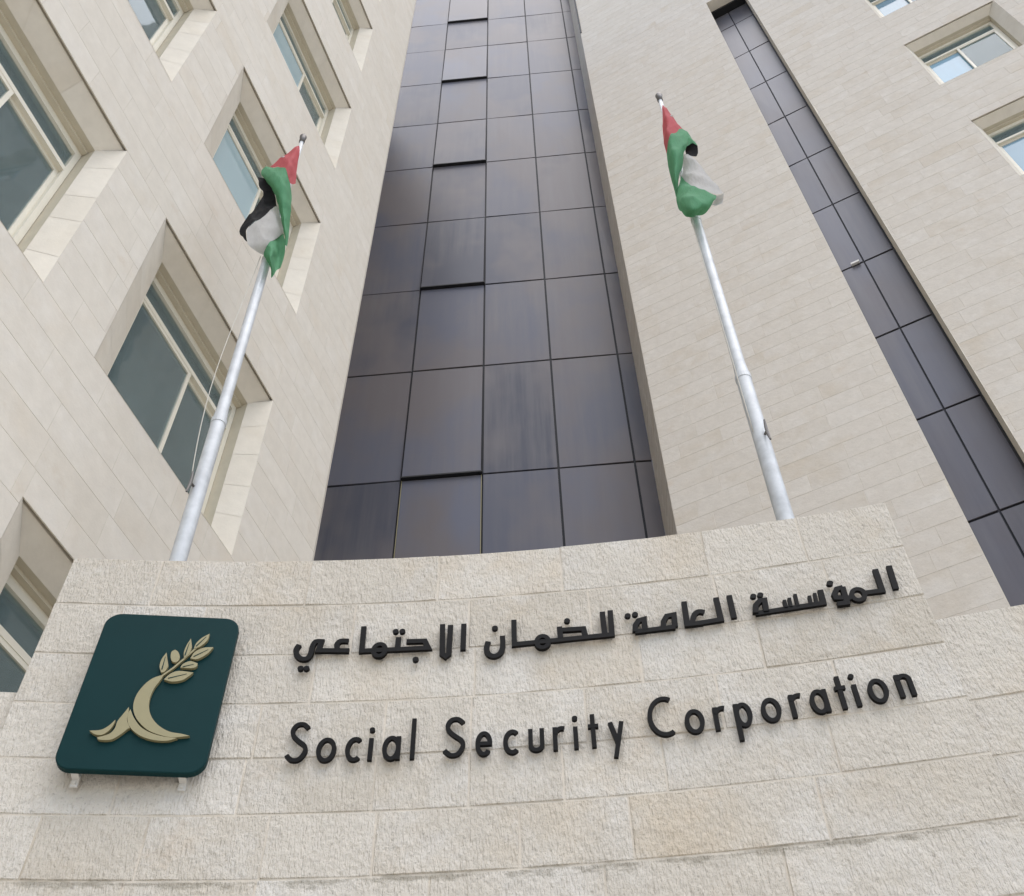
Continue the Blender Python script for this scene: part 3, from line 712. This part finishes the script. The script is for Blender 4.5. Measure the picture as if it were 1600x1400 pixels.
for k, pts in LOGO.items():
    mb = MB(); pts = [(s, fixz(s, z)) for s, z in pts]
    if k == 'stem':
        L1 = [Vector(p) + Vector((-.003, .002)) for p in pts]; L2 = [Vector(p) + Vector((.003, -.002)) for p in pts]; ol = L1 + L2[::-1]; o1 = .094
    else: ol = closed_smooth(pts, 4); o1 = .096
    mb.prism([pp(p[0], p[1], o1) for p in ol], [pp(p[0], p[1], .0832) for p in ol]); ob = mb.build(names[k], M_gold, EP)
    if k in ('la', 'lb', 'lc', 'ld', 'le', 'lf'):              # dark vein line cut down each leaf
        tip = Vector(pts[0]); far = max((Vector(p) for p in pts), key=lambda v: (v - tip).length)
        ax = (far - tip); a_, b_ = tip + ax * .22, tip + ax * .86; nn_ = Vector((-ax.y, ax.x)).normalized() * .0022
        v = MB(); v.prism([pp(p.x, p.y, .0972) for p in (a_ - nn_ * .3, b_ - nn_, b_ + nn_, a_ + nn_ * .3)], [pp(p.x, p.y, .0955) for p in (a_ - nn_ * .3, b_ - nn_, b_ + nn_, a_ + nn_ * .3)]); v.build('vein', M_plate, ob)
for s in (-.712, -.338):
    mb = MB(); c = .013
    zb_ = z0c - hh_
    def bx(s_a, s_b, z_a, z_b, o_a, o_b): mb.prism([pp(a, b, o_b) for a, b in ((s_a, z_a), (s_b, z_a), (s_b, z_b), (s_a, z_b))], [pp(a, b, o_a) for a, b in ((s_a, z_a), (s_b, z_a), (s_b, z_b), (s_a, z_b))])
    bx(s - c, s + c, zb_ - .028, zb_ + .03, .012, .020); bx(s - c, s + c, zb_ + .002, zb_ + .010, .0205, .060)
    bx(s - .005, s + .005, zb_ - .020, zb_ - .010, .0205, .026)
    mb.build('bracket', M_clip, EP)

# ------------------------------------------------------------------ flagpoles, flags
def W(p): return Vector((p[0], p[1], p[2] + HC))
def pole(base, top, label, sec, cleat_z):
    """sec: list of (height above eye, radius)"""
    b = Vector(base); t = Vector(top); ax = (t - b) / (t.z - b.z)
    at = lambda z: W(b + ax * (z - b.z))
    e = thing('flagpole', label, 'flagpole', at(-HC), 'flagpoles behind the sign wall')
    mb = MB(); mb.tube([at(z) for z, r in sec], [r for z, r in sec], 24); mb.build('shaft', M_pole, e, True)
    mb = MB(); zt = sec[-1][0]; mb.tube([at(zt - .02), at(zt + .06), at(zt + .10), at(zt + .16)], [.026, .028, .034, .012], 12); mb.build('finial', M_steel, e, True)
    mb = MB(); c = at(cleat_z); r = .047; v = Vector((0, -1, 0)) * r + Vector((.012 if b.x > 0 else -.02, 0, 0))
    mb.tube([c + v * .8, c + v * 1.7], .008, 8); mb.tube([c + v * 1.7 + Vector((0, 0, -.09)), c + v * 1.55 + Vector((0, 0, -.03)), c + v * 1.55 + Vector((0, 0, .03)), c + v * 1.7 + Vector((0, 0, .09))], [.006, .010, .010, .006], 8)
    mb.build('cleat', M_steel, e)
    for k in (1, 3):
        z, r = sec[k]; mb = MB(); mb.tube([at(z - .03), at(z - .028), at(z + .018), at(z + .02)], [r + .001, r + .004, r + .004, r + .001], 20); mb.build('collar', M_pole, e)
    mb = MB(); mb.tube([at(-HC), at(-HC + .02)], .12, 16); mb.build('base_plate', M_steel, e)
    return e, at
ep1, at1 = pole((-1.834, 4.164, 4.361), (-1.921, 4.126, 10.04), 'white flagpole in front of the left wing windows', [(-HC, .048), (5.6, .046), (5.75, .038), (7.7, .0355), (7.85, .028), (9.98, .018)], 4.93)
ep2, at2 = pole((1.411, 3.849, 4.279), (1.453, 3.834, 10.135), 'white flagpole in front of the stone pier', [(-HC, .049), (5.52, .046), (5.68, .0385), (7.62, .035), (7.75, .027), (10.07, .018)], 4.90)
def ropes(e, at, sag, zlo, zhi):
    mb = MB(); n = 14; P = []
    for k in range(n + 1):
        t = k / n; z = zhi + (zlo - zhi) * t; p = at(z)
        bulge = sag * (math.sin(math.pi * min(1, t)) ** 1.0) * (.35 + .9 * t)
        P.append(p + Vector((-.045 - bulge, -.03, 0)))
    mb.tube(P, .0032, 6); mb.build('halyard', M_rope, e, True)
ropes(ep1, at1, .075, 4.95, 7.7)
ropes(ep2, at2, .0, 4.95, 7.9)
FLAGR = [["red",[[[1.428,3.753,9.74],[1.431,3.752,9.736],[1.436,3.75,9.723]],[[1.38,3.77,9.312],[1.39,3.66,9.183],[1.467,3.696,9.319]],[[1.351,3.781,9.002],[1.369,3.647,8.909],[1.493,3.708,9.186]],[[1.344,3.783,8.744],[1.364,3.648,8.774],[1.522,3.718,9.114]]]],["green",[[[1.344,3.783,8.744],[1.364,3.648,8.774],[1.522,3.718,9.114]],[[1.335,3.787,8.608],[1.353,3.631,8.465],[1.553,3.728,8.957]],[[1.327,3.79,8.441],[1.344,3.635,8.258],[1.506,3.724,8.754]],[[1.322,3.792,8.237],[1.331,3.682,8.097],[1.443,3.769,8.495]],[[1.323,3.791,8.074],[1.327,3.726,8.012],[1.379,3.792,8.235]],[[1.318,3.793,7.939],[1.32,3.771,7.932],[1.335,3.787,8.004]]]],["green2",[[[1.522,3.718,9.114],[1.553,3.728,8.957],[1.507,3.724,8.76]],[[1.569,3.749,9.127],[1.57,3.722,8.849],[1.558,3.726,8.795]],[[1.574,3.747,9.026],[1.596,3.739,8.83],[1.603,3.731,8.754]]]],["black",[[[1.517,3.752,8.831],[1.562,3.736,8.817],[1.605,3.736,8.765]],[[1.504,3.773,8.789],[1.553,3.755,8.744],[1.591,3.741,8.665]],[[1.502,3.774,8.69],[1.539,3.76,8.641],[1.57,3.749,8.607]]]],["white",[[[1.485,3.78,8.716],[1.503,3.773,8.7],[1.521,3.767,8.673],[1.538,3.76,8.635]],[[1.453,3.792,8.525],[1.486,3.732,8.282],[1.544,3.71,8.21],[1.597,3.723,8.183]],[[1.415,3.805,8.303],[1.436,3.686,7.9],[1.502,3.64,7.693],[1.636,3.655,7.69]]]],["green3",[[[1.415,3.805,8.303],[1.436,3.686,7.9],[1.502,3.64,7.693],[1.576,3.656,7.679]],[[1.356,3.779,8.106],[1.361,3.617,7.585],[1.43,3.592,7.455],[1.563,3.661,7.592]],[[1.318,3.793,7.92],[1.314,3.603,7.374],[1.387,3.597,7.324],[1.525,3.685,7.544]],[[1.326,3.838,7.84],[1.326,3.737,7.495],[1.38,3.717,7.429],[1.488,3.731,7.547]]]],["white2",[[[1.592,3.693,7.756],[1.616,3.684,7.732],[1.646,3.673,7.715]],[[1.571,3.722,7.71],[1.601,3.711,7.695],[1.637,3.697,7.684]],[[1.536,3.713,7.6],[1.58,3.718,7.615],[1.615,3.695,7.614]]]]]
FLAGL = [["red",[[[-1.897,4.044,9.694],[-1.892,4.045,9.685],[-1.886,4.048,9.663],[-1.878,4.052,9.617]],[[-1.992,4.023,9.439],[-1.888,3.96,9.26],[-1.853,4.019,9.178],[-1.858,4.061,9.323]],[[-2.074,4.009,9.162],[-1.898,3.934,8.963],[-1.844,4.001,8.809],[-1.826,4.075,8.932]]]],["green",[[[-2.106,4.0,9.112],[-2.029,3.985,9.098],[-1.898,3.934,8.963],[-1.842,4.002,8.804]],[[-2.118,3.995,8.995],[-1.972,3.923,8.727],[-1.859,3.929,8.641],[-1.824,4.076,8.723]],[[-1.976,4.03,8.715],[-1.872,3.945,8.449],[-1.816,3.97,8.409],[-1.809,4.082,8.554]],[[-1.884,4.049,8.423],[-1.817,3.991,8.235],[-1.789,4.025,8.239],[-1.783,4.093,8.312]],[[-1.816,4.079,8.137],[-1.778,4.041,8.018],[-1.761,4.06,8.013],[-1.758,4.105,8.059]],[[-1.763,4.103,7.874],[-1.75,4.086,7.832],[-1.749,4.098,7.844],[-1.746,4.11,7.847]]]],["black",[[[-2.131,3.989,8.929],[-2.079,4.012,8.93],[-2.011,4.026,8.813],[-1.963,4.036,8.692]],[[-2.101,4.003,8.767],[-2.047,4.026,8.722],[-1.99,4.051,8.657],[-1.928,4.073,8.541]],[[-2.047,4.026,8.63],[-2.023,4.037,8.56],[-1.986,4.053,8.503],[-1.926,4.031,8.397]],[[-2.074,4.009,8.306],[-2.034,3.983,8.208],[-2.004,3.996,8.19],[-1.962,3.982,8.127]],[[-2.102,3.975,8.006],[-2.077,3.964,7.952],[-2.053,3.953,7.908],[-2.033,3.94,7.861]],[[-2.103,3.974,7.872],[-2.076,3.965,7.792],[-2.039,3.959,7.72],[-1.999,3.955,7.665]]]],["white",[[[-2.033,3.94,7.861],[-1.962,3.982,8.127],[-1.926,4.031,8.397],[-1.914,4.058,8.486]],[[-2.004,3.964,7.682],[-1.936,3.983,7.85],[-1.883,4.028,8.122],[-1.843,4.1,8.264]],[[-1.964,4.014,7.656],[-1.908,4.006,7.716],[-1.861,4.038,7.853],[-1.814,4.123,8.099]],[[-1.891,4.068,7.658],[-1.884,4.049,7.699],[-1.861,4.038,7.794],[-1.848,4.098,8.019]]]],["green3",[[[-1.894,4.067,7.675],[-1.883,4.05,7.72],[-1.862,4.037,7.803],[-1.849,4.097,8.025],[-1.812,4.125,8.105]],[[-1.866,4.057,7.58],[-1.809,3.973,7.477],[-1.794,4.001,7.586],[-1.811,4.13,7.869],[-1.764,4.124,7.874]],[[-1.815,4.079,7.487],[-1.773,3.989,7.375],[-1.807,4.105,7.627],[-1.792,4.139,7.708],[-1.751,4.129,7.708]],[[-1.784,4.093,7.345],[-1.776,4.097,7.378],[-1.779,4.128,7.481],[-1.772,4.142,7.542],[-1.753,4.129,7.546]]]]]
def cr(P, n):
    o = []
    for k in range(len(P) - 1):
        p0, p1, p2, p3 = P[max(k - 1, 0)], P[k], P[k + 1], P[min(k + 2, len(P) - 1)]
        for q in range(n):
            t = q / n; o.append(.5 * ((2 * p1) + (-p0 + p2) * t + (2 * p0 - 5 * p1 + 4 * p2 - p3) * t * t + (-p0 + 3 * p1 - 3 * p2 + p3) * t ** 3))
    o.append(P[-1]); return o
def flag(data, label, loc, star):
    mats = [F_red, F_green, F_white, F_black]; idx = dict(red=0, green=1, green2=1, green3=1, white=2, white2=2, black=3)
    mb = MB()
    for nm, rows in data:
        G = [cr([W(p) for p in r], 10) for r in rows]
        cols = [cr([G[k][c] for k in range(len(G))], 10) for c in range(len(G[0]))]
        V = Vector((loc.x, loc.y, 0)).normalized()
        def wr(p): return p + V * (.022 * (abs(math.sin(7 * p.z + 15 * p.x + .6)) - .5) + .010 * (abs(math.sin(13 * p.z - 22 * p.x)) - .5))
        mb.grid([[wr(cols[c][k]) for c in range(len(cols))] for k in range(len(cols[0]))], .5, idx[nm])
    o = mb.build('flag', mats, None, True)
    o['label'] = label; o['category'] = 'flag'; o['group'] = 'flags on the poles'
    s = MB(); c = W(star); v = Vector((c.x, c.y, 0)).normalized(); c = c - v * .035
    ex = v.cross(Vector((0, 0, 1))).normalized(); ey = ex.cross(v)
    P = [c + (ex * math.cos(2 * math.pi * k / 14) + ey * math.sin(2 * math.pi * k / 14)) * (.032 if k % 2 == 0 else .015) for k in range(14)]
    s.prism(P, [p + v * .004 for p in P]); s.build('star', F_white, o)
    return o
flag(FLAGR, 'red, green and white flag hanging folded from the pole before the stone pier', at2(8), (1.451, 3.728, 9.314))
flag(FLAGL, 'flag with a black fold hanging from the pole before the left wing windows', at1(8), (-1.976, 4.014, 9.287))
